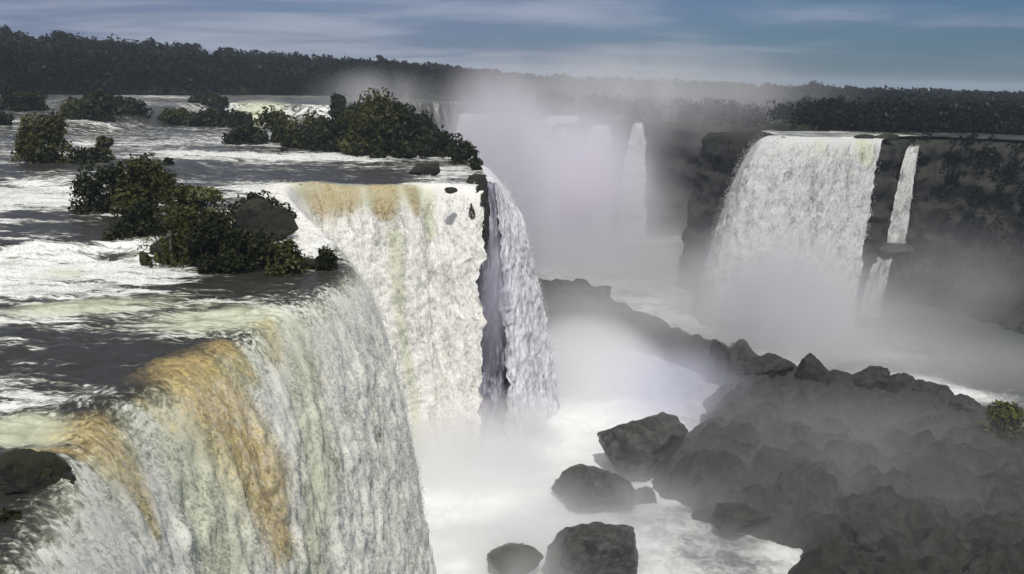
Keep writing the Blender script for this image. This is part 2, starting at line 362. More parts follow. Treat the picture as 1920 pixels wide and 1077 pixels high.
# ------------------------------------------------------------------ falling sheets
def sheet(crest, zc, n_fix=None, k=.6, drop=30., dx=.2, ds=.22, up=2.4, disp=.5, smooth_n=25, zfun=None, fu=1., groove=None, seed=0., blw=1., spread=0., end_n=None, edge=1.3):
    C2, s = cr(crest, max(8, int(np.linalg.norm(np.diff(np.asarray(crest), axis=0), axis=1).sum()/dx)))
    tn = np.gradient(C2, axis=0); tn /= np.linalg.norm(tn, axis=1)[:, None]+1e-9
    nn = np.stack([tn[:, 1], -tn[:, 0]], 1)
    kk = max(3, int(smooth_n/dx*.1)); w = np.hanning(2*kk+3)[1:-1]; w /= w.sum()
    nn = np.stack([np.convolve(np.pad(nn[:, i], kk, mode='edge'), w, mode='valid') for i in (0, 1)], 1)
    if isinstance(n_fix, list): nn = np.stack([np.interp(s/s[-1], [q[0] for q in n_fix], [q[1][i] for q in n_fix]) for i in (0, 1)], 1)
    elif n_fix is not None: nn = nn*.15+np.asarray(n_fix)[None]
    if end_n is not None: e_ = ss(.78, .93, s/s[-1])[:, None]; nn = nn*(1-e_)+np.array(end_n)*e_
    nn /= np.linalg.norm(nn, axis=1)[:, None]
    kk_ = np.interp(s/s[-1], *zip(*k)) if isinstance(k, (list, tuple)) else np.full(len(s), float(k))
    oo = np.linspace(0, 1, 4000)
    nrow = int((drop*1.15)/ds); nup = int(up/ds)
    # profile position by drop fraction, arc length even for the mean k
    km = kk_.mean(); om = math.sqrt(drop/km); o_ = oo*om; L = np.r_[0, np.cumsum(np.hypot(np.diff(o_), np.diff(km*o_**2)))]
    of = np.interp(np.linspace(0, L[-1], nrow), L, oo)
    S = np.r_[np.linspace(-up, 0, nup, endpoint=False), np.linspace(0, L[-1], nrow)]
    of = np.r_[np.zeros(nup), of]
    om_u = np.sqrt(drop/kk_)
    OUT = of[:, None]*om_u[None]; DR = kk_[None]*OUT**2
    back = np.r_[np.linspace(-up, 0, nup, endpoint=False), np.zeros(nrow)][:, None]
    U = np.broadcast_to(s[None], OUT.shape); SS = np.broadcast_to(S[:, None], OUT.shape)
    g = ss(0, 7, SS)
    m5 = C2+nn*5.; U = np.broadcast_to(np.r_[0, np.cumsum(np.hypot(*np.diff(m5, axis=0).T))][None], OUT.shape)
    wob = U+.5*pn(U*.15, SS*.12, seed)*g
    b1 = ridge(wob*.55*fu, SS*.13, seed, 3); b2 = fbm(wob*1.0*fu, SS*.38+3, seed+5, 3); wx = wob+.35*pn(wob*.9, SS*.6, seed+20); wy = SS+.9*pn(wob*.8, SS*.4, seed+30); bl = blw*sum(np.abs(pn(wx*1.1*fu*2**i, wy*.42*2**i, seed+40+i))/1.8**i for i in range(4))-.6; b3 = fbm(wob*.25*fu, SS*.06, seed+9, 2)
    grv = 0 if groove is None else groove(U)*g; b4 = fbm(wob*3.*fu, SS*.6, seed+3, 3); D = disp*(g*(.45*b1+1.0*b2+.8*b3+.35*b4+.75*bl)+.12*ss(-.5, 2, SS)*b2)-grv
    PX = C2[None, :, 0]+nn[None, :, 0]*(OUT+back+D*.9); PY = C2[None, :, 1]+nn[None, :, 1]*(OUT+back+D*.9)
    uu = (s/s[-1])[None]; ed = ss(.10, 0, uu)*(-1)+ss(.90, 1, uu)
    eo = ed*g*edge*(.75*pn(SS*.22, seed+60)+.35*pn(SS*.8, seed+61)+.18*pn(SS*2.3, seed+62)+.05)
    PX = PX+tn[None, :, 0]*eo; PY = PY+tn[None, :, 1]*eo
    if spread:
        sp_ = (np.linspace(-.5, .5, len(s))[None]+.12*pn(SS*.3, seed+.5))*spread*OUT; PX = PX-nn[None, :, 1]*sp_; PY = PY+nn[None, :, 0]*sp_
    if zfun is not None:
        zt = zfun(PX, PY)*(1-ss(0, 2.5, SS))+zc*ss(0, 2.5, SS)+.06
        zt = zt-.25*ss(-up*.5, -up, SS)
    else: zt = zc
    PZ = zt-DR+D*.25
    return PX, PY, PZ, U, SS, D
def fall(name, res, m3, mat, label, cat='waterfall', usc=1., cols=None, extra=None):
    PX, PY, PZ, U, SS, D = res
    kp = None
    o = mesh(name, np.stack([PX, PY, PZ], -1).reshape(-1, 3), gridfaces(*PX.shape)[:, ::-1], mat, attrs={'m': m3.reshape(-1, 3), 'uvw': np.stack([U, SS*usc, 0*U], -1).reshape(-1, 3), **({'g': extra.reshape(-1)} if extra is not None else {})})
    if label: tag(o, label, cat)
    return o
def flecks(name, res, m3, n, size, off, parent, seed, w=None, el=1.7, rnd=.75, par_mat=None):
    """spray: small tumbling clots of froth thrown off a sheet"""
    r = np.random.default_rng(seed); P = np.stack(res[:3], -1)
    a = np.cross(P[1:, :-1]-P[:-1, :-1], P[:-1, 1:]-P[:-1, :-1]); ar = np.linalg.norm(a, axis=-1)
    ds = np.linalg.norm(P[:-1, :-1]-CAM, axis=-1)
    wt = ar*np.clip(m3[:-1, :-1, 0]+.15, .02, 1)
    if w is not None: wt = wt*w[:-1, :-1]
    cz = fbm(res[3][:-1, :-1]*.9, res[4][:-1, :-1]*.35, seed+.3, 4) if len(res) > 4 else fbm(P[:-1, :-1, 0]*.3, P[:-1, :-1, 1]*.9, seed+.3, 4)
    wt = wt*(.12+ss(-.02, .38, cz))
    pr = np.cumsum(wt.ravel()); k = np.searchsorted(pr, r.random(n)*pr[-1]); i, j = np.divmod(k, ar.shape[1]); i = np.minimum(i, ar.shape[0]-1)
    u, v = r.random((2, n, 1)); A = P[i, j]; dv = P[i+1, j]-A; du = P[i, j+1]-A
    nv = a[i, j]/(ar[i, j][:, None]+1e-9); nv = nv*np.sign(nv[:, 2:3]+1e-6)
    fl = dv/(np.linalg.norm(dv, axis=1)[:, None]+1e-9)
    sz = size(ds[i, j]) if callable(size) else size
    sz = (sz*(.45+1.1*r.random(n)**1.5))[:, None] if np.ndim(sz) else (sz*(.45+1.1*r.random(n)**1.5))[:, None]
    c = A+du*u+dv*v+nv*(.02+off*r.random((n, 1))**2.5)
    q = nv+(-.05, -.35, .45)+rnd*r.normal(size=(n, 3))*.36; q /= np.linalg.norm(q, axis=1)[:, None]
    t = fl+.55*r.normal(size=(n, 3)); t -= q*(t*q).sum(1)[:, None]; t /= np.linalg.norm(t, axis=1)[:, None]; b = np.cross(q, t)
    jx = lambda: (.7+.6*r.random((n, 1)))
    V = np.stack([c-t*sz*el*.5*jx(), c+b*sz*.45*jx()+nv*sz*.12, c+t*sz*el*.5*jx(), c-b*sz*.45*jx()+nv*sz*.12], 1).reshape(-1, 3)
    mm = np.repeat(m3[i, j], 4, axis=0); mm[:, 0] = np.repeat(r.random(n), 4)
    return mesh(name, V, np.arange(4*n).reshape(-1, 4), par_mat or M_spray, parent, smooth=False, attrs={'m': mm})
def paint(res, paths):
    """soft streaks along world-space paths anchored on the sheet itself"""
    P = np.stack(res[:3], -1); fl = P.reshape(-1, 3); sx, sy = proj(fl); out = np.zeros(len(fl))
    dist = np.linalg.norm(fl-CAM, axis=1)
    for path, rad, amt in paths:
        an = []
        for px, py in path:
            d2 = (sx-px)**2+(sy-py)**2; near = d2 < d2.min()+36; i = np.argmin(np.where(near, dist, 1e9)); an.append(fl[i])
        an = np.array(an); rad = np.atleast_1d(rad)
        if len(an) == 1: d = np.linalg.norm(fl-an[0], axis=1); out = np.maximum(out, amt*np.exp(-(d/rad[0])**2)); continue
        ts = np.linspace(0, 1, len(an)); best = np.full(len(fl), 1e9)
        for i in range(len(an)-1):
            a, b = an[i], an[i+1]; d = b-a; t = np.clip((fl-a)@d/max(d@d, 1e-6), 0, 1)
            ra = np.interp(ts[i]+t*(ts[i+1]-ts[i]), np.linspace(0, 1, len(rad)), rad)
            best = np.minimum(best, np.linalg.norm(fl-a-t[:, None]*d, axis=1)/ra)
        out = np.maximum(out, amt*np.exp(-best**2))
    return out.reshape(P.shape[:2])

X, Y, Z, foam, yel, sd, o_riv = RIV
dd = np.hypot(X, Y)
flecks('whitewater', (X, Y, Z), np.stack([foam, 0*foam, yel*.7], -1), 26000, lambda d: np.clip(d*.0018, .05, .3), .14, o_riv, 6, w=ss(.35, .75, foam)*(sd < .2)*np.clip(60/dd, .2, 1.5)**2, rnd=.5)
# near horseshoe: split into the near sheet (facing right) and the broad one beyond the island
i_n = 11     # index in CR up to which the near sheet runs
near = sheet(CR[:i_n+3], ZR, k=[(0, .42), (.35, .55), (.6, .62), (.8, .64), (1, .8)], drop=29.5, dx=.12, ds=.12, disp=.44, zfun=riverz, smooth_n=34, seed=1., blw=.75)
PX, PY, PZ, U, SS, D = near
rf, ry = river_foam(PX, PY); g = ss(-.5, 3, SS)
tan = paint(near, [([(365, 690), (400, 740), (455, 820), (505, 920), (530, 1000)], (1.9, 2.6, 2.2, 2.0, 1.5), 1.2), ([(420, 650), (470, 700)], (1.3, .8), .8), ([(500, 605), (520, 670)], .9, .65),
                   ([(180, 800), (220, 850), (270, 930), (300, 1000)], (1.6, 1.7, .9, .5), .95), ([(70, 842), (150, 850)], .45, .8), ([(270, 750), (330, 800)], (.5, .8), .6), ([(590, 690), (610, 720)], .5, .5)])
yl = paint(near, [([(450, 600), (560, 640), (590, 760), (600, 900), (590, 1050)], (2.6, 3.0, 2.8, 2.6, 2.6), .75), ([(300, 760), (380, 900), (420, 1060)], (2.6, 3.2, 3.), .8), ([(120, 800), (200, 930), (300, 1050)], (1.6, 2., 2.), .6), ([(590, 570), (560, 600)], (1., 1.), .9)])
shade_paint = paint(near, [([(620, 600), (720, 740), (760, 900), (780, 1050)], (1.6, 2.2, 2.4, 2.4), 1.), ([(100, 930), (200, 1040), (330, 1077)], (1.5, 2, 1.5), .8)])  # grey tone standing in for shade on the right flank and below rocks
nz = fbm(U*.45, SS*.3, 8, 5)
fo = rf*(1-g)+g*(.98+1.0*nz+1.0*D)-.10*shade_paint
fo = fo-.30*tan
m3_ = np.stack([fo, tan, (ry*(1-g)+yl*g)*(1-shade_paint*.8)], -1)
w_near = fall('waterfall', near, m3_, M_near, 'nearest horseshoe waterfall streaked tan and green, filling the lower left', extra=ss(-.8, 2.2, SS))

flecks('spray', near, m3_, 80000, .085, .35, w_near, 1, w=ss(.2, 3., SS)*ss(21, 17, SS)+.04)
back = sheet(np.vstack([CR[i_n+1:], [[-3.5, 100.5]]]), ZR, end_n=(.03, -1.), k=[(0, .9), (.25, 1.0), (.45, .75), (.8, .62), (1, .62)], drop=30.2, dx=.16, ds=.16, disp=.5, zfun=riverz, smooth_n=22, seed=4., up=3.)
PX, PY, PZ, U, SS, D = back
rf, ry = river_foam(PX, PY); g = ss(-2., 1.5, SS)
tan = paint(back, [([(600, 352), (610, 375)], 2.4, 1.2), ([(650, 352), (652, 372)], 2.0, 1.15), ([(715, 350), (722, 385)], (2.2, 1.5), 1.35), ([(775, 352), (785, 395)], (1.5, .7), 1.1), ([(735, 400), (745, 560)], .5, .35)])
yl = paint(back, [([(575, 355), (700, 362), (790, 365)], 2.6, .9), ([(735, 440), (750, 600), (770, 750), (790, 860)], (1.5, .9, .9, 1.2), .8), ([(800, 380), (805, 430)], 1.2, .8)])
nz = fbm(U*.3, SS*.12, 18, 4)
fo = rf*(1-g)+g*(.88+.55*nz+.5*D)-.35*tan-.15*yl*ss(3, 0, SS)
m3_ = np.stack([fo, tan, yl*.9+ry*(1-g)], -1)
w_back = fall('waterfall', back, m3_, M_fall, 'broad sunlit waterfall with tan lip beyond the shrub island')

flecks('spray', back, m3_, 70000, .13, .8, w_back, 2, w=ss(.5, 4., SS)+.05, el=2.2)
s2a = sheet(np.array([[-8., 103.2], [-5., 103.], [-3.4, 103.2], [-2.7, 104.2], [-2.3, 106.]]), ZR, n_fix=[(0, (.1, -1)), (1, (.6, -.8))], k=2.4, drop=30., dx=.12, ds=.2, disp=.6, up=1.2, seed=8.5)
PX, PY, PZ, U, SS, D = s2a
fo = .10+.5*fbm(U*.5, SS*.08, 3, 4)+.4*D+.3*ss(24, 32, SS)  # low foam keeps the recess sheet dark in place of shade
fall('waterfall', s2a, np.stack([fo, 0*fo, 0*fo], -1), M_recess, 'waterfall coloured as lilac shade in the recess between the broad curtain and the corner veil')
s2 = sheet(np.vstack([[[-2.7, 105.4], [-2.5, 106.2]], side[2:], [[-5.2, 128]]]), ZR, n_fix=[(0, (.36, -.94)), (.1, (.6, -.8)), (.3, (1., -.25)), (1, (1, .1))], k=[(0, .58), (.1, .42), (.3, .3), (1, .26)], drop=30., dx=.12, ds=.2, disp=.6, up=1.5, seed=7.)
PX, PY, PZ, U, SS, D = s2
fo = .62+.5*fbm(U*.3, SS*.1, 3, 4)+.4*D-.3*ss(1.2, 0, U)  # less foam at the leading edge deepens the painted shade
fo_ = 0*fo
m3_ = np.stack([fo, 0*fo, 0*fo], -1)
w_2 = fall('waterfall', s2, m3_, M_veil, 'mauve shade-tinted waterfall dropping round the corner past the dark rocks')

flecks('spray', s2, m3_, 9000, .10, .8, w_2, 3, w=ss(.5, 4., SS)+.05, el=2.4)
# right-hand fall
rc = np.array([(47.5, 167.), (45.2, 161.), (47.2, 158.), (53., 158.6), (60., 160.6), (66.3, 162.2)])
rf_ = sheet(rc, ZF, n_fix=[(0, (-1, -.1)), (.25, (-.9, -.5)), (.5, (-.65, -.75)), (1, (-.5, -.85))], k=[(0, .22), (.25, .21), (.5, .24), (1, .33)], drop=33.5, dx=.22, ds=.25, disp=.5, up=3, seed=11.)
PX, PY, PZ, U, SS, D = rf_
yl = paint(rf_, [([(1625, 270), (1630, 290)], 2.2, .9), ([(1540, 264), (1545, 275)], 1.8, .6)])
fo = .85+.42*fbm(U*.5, SS*.08, 3, 4)+.2*D-.9*ss(.1, .0, 1-U/U.max())*ss(.5, .2, fbm(U, SS*.2, 1, 3)+.3)*0
m3_ = np.stack([fo, 0*fo, yl], -1); m3_[..., 1] = 0
w_3 = fall('waterfall', rf_, m3_, M_far, 'large white waterfall pouring over the right-hand plateau edge')
flecks('spray', rf_, m3_, 20000, .17, 1.3, w_3, 4, w=ss(.5, 4., SS)+.05, el=2.6, par_mat=M_sprayf)
# slim two-step fall beside it
def slim(pa, pb, zc, drop, n_, k, label, dsp=.35, fo0=.8, up=1.2):
    c = np.array([pa, ((np.array(pa)+pb)/2), pb]); s_ = sheet(c, zc, n_fix=n_, k=k, drop=drop, dx=.12, ds=.2, disp=dsp, up=up, seed=zc, fu=1.6, spread=.2, edge=.35)
    PX, PY, PZ, U, SS, D = s_; fo = fo0+.5*fbm(U*.8, SS*.1, 3, 3)
    m_ = np.stack([fo, 0*fo, 0*fo], -1); o = fall('waterfall', s_, m_, M_far, label); flecks('spray', s_, m_, 1500, .15, .6, o, 9, el=3., par_mat=M_sprayf); return o
c0 = atY(1704, 276, 171.5); c1 = atY(1723, 274, 171.5)
slim(c0[:2], c1[:2], 31.2, 18.3, (-.6, -.8), .37, 'slim white waterfall strand on the dark cliff right of the large fall')
e0 = atY(1656, 463, 165.); e1 = atY(1684, 463, 165.)
slim(e0[:2], e1[:2], 12.9, 13.5, (-.8, -.5), .5, 'lower faint step of the slim waterfall below its ledge', .3, .45)

# far veil falls inside the misty canyon
for (xa, xb, ya, D_, lab) in ((1190, 1204, 232, 248, 'narrow pale waterfall veil far back in the canyon mist'), (862, 1085, 214, 262, 'wide mist-hidden waterfall at the head of the canyon'), (1112, 1140, 236, 252, 'faint thin waterfall thread in the canyon mist left of the narrow veil')):
    a = atY(xa, ya, D_); b = atY(xb, ya, D_)
    s_ = sheet(np.array([a[:2], (a[:2]+b[:2])/2+(0, .5), b[:2]]), float(a[2]), n_fix=(-.25, -1), k=.9, drop=float(a[2]), dx=.5, ds=.5, disp=.7, up=4, seed=D_, spread=.0 if xb-xa > 100 else 1.1)
    fo = .5+.7*fbm(s_[3]*.3, s_[4]*.05, 3, 3)
    fall('waterfall', s_, np.stack([fo, 0*fo, 0*fo], -1), M_far, lab)
# ------------------------------------------------------------------ plunge pool
th = np.radians(np.linspace(-30, 42, 520)); rad = np.exp(np.linspace(math.log(38), math.log(330), 420))
T, RR = np.meshgrid(th, rad); X = RR*np.sin(T); Y = RR*np.cos(T)
def ell0(*a): return ell(*a, 0.)
PF = [ell0(*e) for e in [(900, 900, 190, 170, 1.3), (1000, 1040, 200, 70, 1.1), (1080, 700, 120, 70, 1.2), (980, 800, 160, 90, 1.2), (1200, 800, 90, 60, .5), (1170, 650, 60, 20, .6), (1200, 920, 60, 30, .5), (1480, 1040, 70, 26, .5),
                         (1450, 630, 170, 45, .7), (1780, 735, 90, 12, .9), (1720, 712, 50, 8, .8), (1250, 935, 30, 10, .8)]]
Z = .35*fbm(X*.22, Y*.22, 0, 4)+.12*fbm(X*.9, Y*.9, 5, 3)
pf = ells(X, Y, PF); Z = Z*(1+1.2*np.clip(pf, 0, 1))
fo = .22-.5*ss(45, 85, X)+.5*fbm(X*.05, Y*.12, 2, 4)+pf
o = mesh('plunge_pool', np.stack([X, Y, Z], -1).reshape(-1, 3), gridfaces(*X.shape), M_pool, attrs={'m': np.stack([fo, 0*fo, 0*fo], -1).reshape(-1, 3), 'uvw': np.stack([X, Y, 0*X], -1).reshape(-1, 3)}); tag(o, kind='structure')

# ------------------------------------------------------------------ cliffs
def cliff(name, pts, z0, z1, label, n_sign=1, amp=1.6, dx=.5, back=2.5, lean=.18, mat=None, seed=0.):
    C2, s = cr(pts, max(6, int(np.linalg.norm(np.diff(np.asarray(pts), axis=0), axis=1).sum()/dx)))
    tn = np.gradient(C2, axis=0); tn /= np.linalg.norm(tn, axis=1)[:, None]; nn = np.stack([tn[:, 1], -tn[:, 0]], 1)*n_sign
    zz = np.r_[[z1]*6, np.linspace(z1, z0, int((z1-z0)/dx))]; bk = np.r_[np.linspace(-back*3, -.3, 6), np.zeros(len(zz)-6)]
    U, ZZ = np.meshgrid(s, zz); h = (z1-ZZ)
    strat = ss(.35, .65, (ZZ*.16+.4*pn(U*.06, 0, seed)) % 1.)
    lean = np.interp(U/s[-1], *zip(*lean)) if isinstance(lean, list) else lean
    d = amp*(.9*ridge(U*.09, ZZ*.12, seed, 4)+.8*fbm(U*.35, ZZ*.3, seed+2, 4))+strat*.6+h*lean
    d = d*ss(0, 1.2, h)+bk[:, None]
    px = C2[None, :, 0]+nn[None, :, 0]*d; py = C2[None, :, 1]+nn[None, :, 1]*d
    pz = ZZ+.5*fbm(U*.4, ZZ*.4+bk[:, None], seed+7, 3)+(bk[:, None]*0)
    o = mesh(name, np.stack([px, py, pz], -1).reshape(-1, 3), gridfaces(*px.shape)[:, ::-1], mat or M_cliff); tag(o, label, 'cliff')
    return o, (px, py, pz)
cl = []
cl.append(cliff('cliff', [(40, 186), (46, 174), (51, 169), (58, 167), (66, 166), (69.5, 168), (73, 173), (78, 176.5), (84, 176), (92, 171), (104, 163), (124, 146), (150, 126)], -1.5, 32.3, 'dark overgrown cliff around the right-hand waterfalls', seed=1., lean=[(0, .15), (.3, .05), (.42, .08), (.6, .6), (1, .7)], amp=1.8))
cl.append(cliff('cliff', [(-10, 277), (0, 265), (30, 259), (60, 252), (71, 235), (70, 212), (60, 190), (50, 174)], -1.5, 30.6, 'hazy dark cliff at the back of the canyon', dx=.8, seed=5., amp=2.5))
cl.append(cliff('cliff', np.vstack([CR[-1:]-(4.6, -4.5), side-(4.2, -3), [[-9, 130], [-11, 145], [-16, 163], [-30, 202], [-48, 236]]]), -1.5, 29.4, 'dark cliff under the tree-covered island behind the falls', dx=.6, seed=9., amp=1.2, lean=.1))
# ledge under the slim fall
def onriver(px, py, z):
    """level of the river where the line of sight of a foot point meets it"""
    if not (py < 310 and px < 960 and ZR-.5 <= z < 33.5): return z
    q = z
    for _ in range(14):
        p = at(px, py, q); q = .5*q+.5*float(riverz(np.array(p[0]), np.array(p[1])))
    return q
# ------------------------------------------------------------------ rocks
def rock(px, py, wpx, hpx, z, label, sub=4, depth=1., mat=None, ang=.55, name='boulder', group=None, pointy=0., seed=None, sink=.25, Yd=None):
    """px,py = foot of the rock in the photo; wpx,hpx = its size there"""
    import bmesh
    seed = seed if seed is not None else px*.13+py*.7
    z = onriver(px, py, z)
    c = at(px, py, z) if Yd is None else atY(px, py, Yd)
    z = float(c[2]); D_ = (c-CAM)@f_; w = wpx/F*D_; h = hpx/F*D_*1.03
    bm = bmesh.new(); bmesh.ops.create_icosphere(bm, subdivisions=sub, radius=1.); v = np.array([p.co[:] for p in bm.verts]); fc = np.array([[q.index for q in t.verts] for t in bm.faces]); bm.free()
    r2 = np.random.default_rng(int(seed*10) % 99991)
    for _ in range(16):
        nrm = r2.normal(size=3); nrm /= np.linalg.norm(nrm); dd = r2.uniform(.5, .85); e = v@nrm-dd; v = v-np.maximum(e, 0)[:, None]*nrm*.9
    q = v*1.7+seed
    v = v*(1+ang*.28*ridge(q[:, 0], q[:, 1], q[:, 2], 4)+ang*.2*fbm(q[:, 0]*3, q[:, 1]*3, q[:, 2]*3, 3))[:, None]
    if pointy: v[:, :2] *= (1-pointy*np.clip(v[:, 2], 0, 1))[:, None]
    lo, hi = v.min(0), v.max(0); v = (v-(lo+hi)/2)/(hi-lo)
    v[:, 2] += .5
    v = v*np.array([w, w*depth, h*(1+sink)]); v[:, 2] -= h*sink
    o = mesh(name, v, fc, mat or M_rock, smooth=False); o.location = (float(c[0]), float(c[1]+w*depth*.4), float(z))
    tag(o, label, 'rock', group); return o
M_rockm = rock_mat('mossy_rock', (.012, .012, .010), (.045, .042, .034), (.026, .032, .011), .95, 2.2)
M_pale = rock_mat('wet_grey_rock', (.025, .025, .024), (.10, .10, .095), (.04, .045, .025), .3, 1.1, .42)
# pool boulders
rock(1212, 905, 180, 106, 0, 'large rounded grey boulder standing in foam at the pool edge', 5, .9, M_pale, .6)
rock(1118, 966, 165, 72, 0, 'low angular grey boulder in the foam left of the large rounded one', 5, .8, M_pale, .7, pointy=.3)
rock(1206, 945, 55, 26, 0, 'small dark rock at the right end of the low angular boulder', 4, .8, M_pale)
rock(1110, 1100, 190, 92, 0, 'broad pale boulder at the bottom edge of the pool', 5, .8, M_pale, .5)
rock(965, 1092, 110, 62, 0, 'dark mossy boulder at the bottom edge left of the broad pale one', 5, .8, M_rockm, .6)
rock(1310, 940, 120, 75, 0, 'dark boulder on the bank beside the large rounded grey one', 5, .9, M_bank)
# bank (rock shelf) with its ridge
bank_px = [(1372, 648), (1420, 690), (1500, 715), (1600, 718), (1700, 735), (1790, 765), (1860, 800), (1990, 830), (2300, 900), (2300, 1500), (1420, 1300), (1440, 1110), (1500, 1030), (1400, 1010), (1290, 975), (1225, 915), (1215, 870), (1270, 820), (1310, 770), (1340, 700)]
BK = np.array([at(x, y, 0)[:2] for x, y in bank_px])
xs = np.arange(8, 104, .27); ys = np.arange(44, 140, .27); X, Y = np.meshgrid(xs, ys)
wX = X+1.2*pn(X*.2, Y*.2, 1); wY = Y+1.2*pn(X*.2, Y*.2, 9)
sd = sdist(X, Y, BK)+2.6*fbm(X*.09, Y*.09, 3, 3)
rid = np.exp(-(segdist(X, Y, BK[:8])/4.)**2)
Z = -1.7+2.0*ss(-2.5, 3, sd)+ss(-1.5, 4, sd)*(.3+1.0*ridge(X*.07, Y*.07, 1, 4)+.5*cells(wX, wY, 5.2, 1.)+.65*cells(wX, wY, 2.3, 5.)+.7*cells(wX, wY, 1.0, 9.)+.25*fbm(X*1.6, Y*1.6, 6, 3))+1.1*rid*ss(-1, 2, sd)
kp = (sd > -6)[:-1, :-1]
o = mesh('rock_bank', np.stack([X, Y, Z], -1).reshape(-1, 3), gridfaces(*X.shape, kp), M_bank, smooth=True); tag(o, kind='structure')
# misty ridge running from behind the pool down to the bank
RP = np.array([[*at(px, py, 0)[:2], h] for px, py, h in [(960, 606, 7.), (1040, 608, 7.6), (1100, 612, 6.6), (1150, 622, 4.8), (1210, 640, 3.6), (1280, 662, 2.8), (1360, 690, 2.6)]])
Rr, _ = cr(RP, 160)
xs = np.arange(-6, 46, .4); ys = np.arange(118, 176, .4); X, Y = np.meshgrid(xs, ys); best = np.full(X.shape, 1e9); hh = 0*X
for p in Rr:
    d = np.hypot(X-p[0], Y-p[1]); hh = np.where(d < best, p[2], hh); best = np.minimum(best, d)
Z = -1.5+(hh+1.5)*np.clip(1-(best/(3.5+hh*.9))**1.5, 0, 1)+ss(9, 3, best)*(.9*(ridge(X*.15, Y*.15, 3, 4)-.4)+.5*cells(X, Y, 3.2, 3.)+.4*cells(X, Y, 1.4, 3.))
o = mesh('rock_ridge', np.stack([X, Y, Z], -1).reshape(-1, 3), gridfaces(*X.shape, (best < 14)[:-1, :-1]), M_bank); tag(o, 'misty rock ridge sloping down right from behind the pool', 'rock')
rock(1528, 735, 62, 66, 1.5, 'tall squared boulder standing highest on the bank ridge', 5, .8, M_bank, .5, seed=3.)
rock(1640, 742, 80, 52, 1.2, 'blocky dark boulder on the ridge right of the tall squared one', 5, .8, M_bank, .7)
rock(1690, 748, 52, 44, 1.2, 'upright rounded boulder on the ridge beside the white water edge', 4, .9, M_bank)
rock(1745, 765, 85, 44, 1.0, 'low lumpy boulder on the ridge halfway to the green bush', 5, .8, M_bank, .8)
rock(1820, 790, 80, 40, 1.0, 'low dark boulder on the ridge just left of the green bush', 5, .8, M_bank, .8)
rock(1350, 720, 50, 78, .3, 'pointed dark rock at the far left tip of the bank', 5, .9, M_bank, pointy=.4)
rock(1440, 725, 110, 50, 1.0, 'wide dark boulder between the pointed tip rock and the tall squared one', 5, .8, M_bank, .8)
rock(1585, 735, 60, 36, 1.3, 'small dark boulder between the tall squared and blocky ones', 4, .8, M_bank)
for i, (px, py, w, h, lab) in enumerate([(1400, 1000, 110, 50, 'dark boulder at the lower left foot of the bank'), (1560, 860, 90, 45, 'dark boulder in the middle of the bank'), (1380, 860, 120, 60, 'dark boulder on the left flank of the bank'), (1760, 930, 130, 60, 'broad dark boulder on the right of the bank'), (1650, 1040, 110, 50, 'dark boulder near the bottom of the bank'), (1880, 900, 100, 60, 'dark boulder below the green bush near the right edge'), (1480, 960, 80, 40, 'small dark boulder above the foam streaks on the bank')]):
    rock(px, py, w, h*.8, 1.1, lab, 4, .9, M_bank, .9)
# misty outcrop behind the pool
rock(1118, 575, 60, 34, 4., 'misty rounded boulder on the crest of the ridge behind the pool', 4, .8, M_bank, Yd=148.)
# corner rocks by the lip
rock(893, 356, 42, 28, ZR-.6, 'black rounded rock on the far corner of the falls lip', 4, .8, M_rockm, 1.7)
rock(858, 366, 40, 18, ZR-1.2, 'black rock at the lip left of the rounded corner rock', 4, .8, M_rockm, 1.7)
rock(908, 412, 22, 50, ZR-2.2, 'black rock just below the rounded corner rock', 4, .8, M_rockm, 1.7, Yd=98.6)
rock(911, 448, 14, 60, ZR-3.4, 'narrow black rock hanging lowest on the corner of the falls', 4, .8, M_rockm, 1.7, Yd=98.2)
rock(795, 332, 60, 26, ZR-.15, 'flat black rock in the stream before the far corner', 4, .6, M_rockm)
rock(530, 284, 16, 8, ZR-.1, 'small dark rock at the head of the white rapid line', 3, .8, M_rockm)
rock(902, 382, 28, 40, ZR-1, 'small craggy black rock right under the far corner rock', 4, .8, M_rockm, 1.7, Yd=99.6)
rock(845, 362, 26, 10, ZR-.1, 'thin black rock flake in the lip stream before the corner', 3, .8, M_rockm, 1.2)
rock(885, 412, 14, 30, ZR-1, 'sliver of black rock showing through the white fall left of the corner', 4, .8, M_rockm, 1.7, Yd=98.4)
# rocks at the lower left edge
rock(30, 958, 170, 100, ZR-.5, 'black wet rock shelf at the left edge of the photo', 5, .7, M_rockm, .6, name='rock_shelf')
rock(8, 1090, 90, 120, ZR-1.6, 'mossy dark boulder in the lower left corner', 5, .8, M_rockm, .7)
# near island rocks
rock(490, 462, 128, 82, ZR-.3, 'dark domed rock arching at the right of the shrub island', 5, .55, M_rockm, .9)
rock(392, 510, 250, 60, ZR-.4, 'low dark rock base under the front shrubs of the island', 5, .35, M_rockm, .5, name='rock_ledge')
rock(550, 512, 160, 30, ZR-.3, 'low dark rock ledge at the right tip of the shrub island', 5, .4, M_rockm, .5, name='rock_ledge')
rock(125, 366, 55, 26, ZR-.1, 'lone dark rounded rock in the river between the two shrub islands', 4, .7, M_rockm, .3)
rock(272, 506, 24, 32, ZR-.2, 'small dark rock splitting the white cascade left of the island', 4, .8, M_rockm)
rock(85, 322, 190, 22, ZR-.2, 'low rock base under the tall left shrub', 4, .3, M_rockm, .5, name='rock_ledge')
rock(240, 400, 190, 34, ZR-.2, 'low rock base under the rear shrubs of the island', 4, .4, M_rockm, .5, name='rock_ledge')
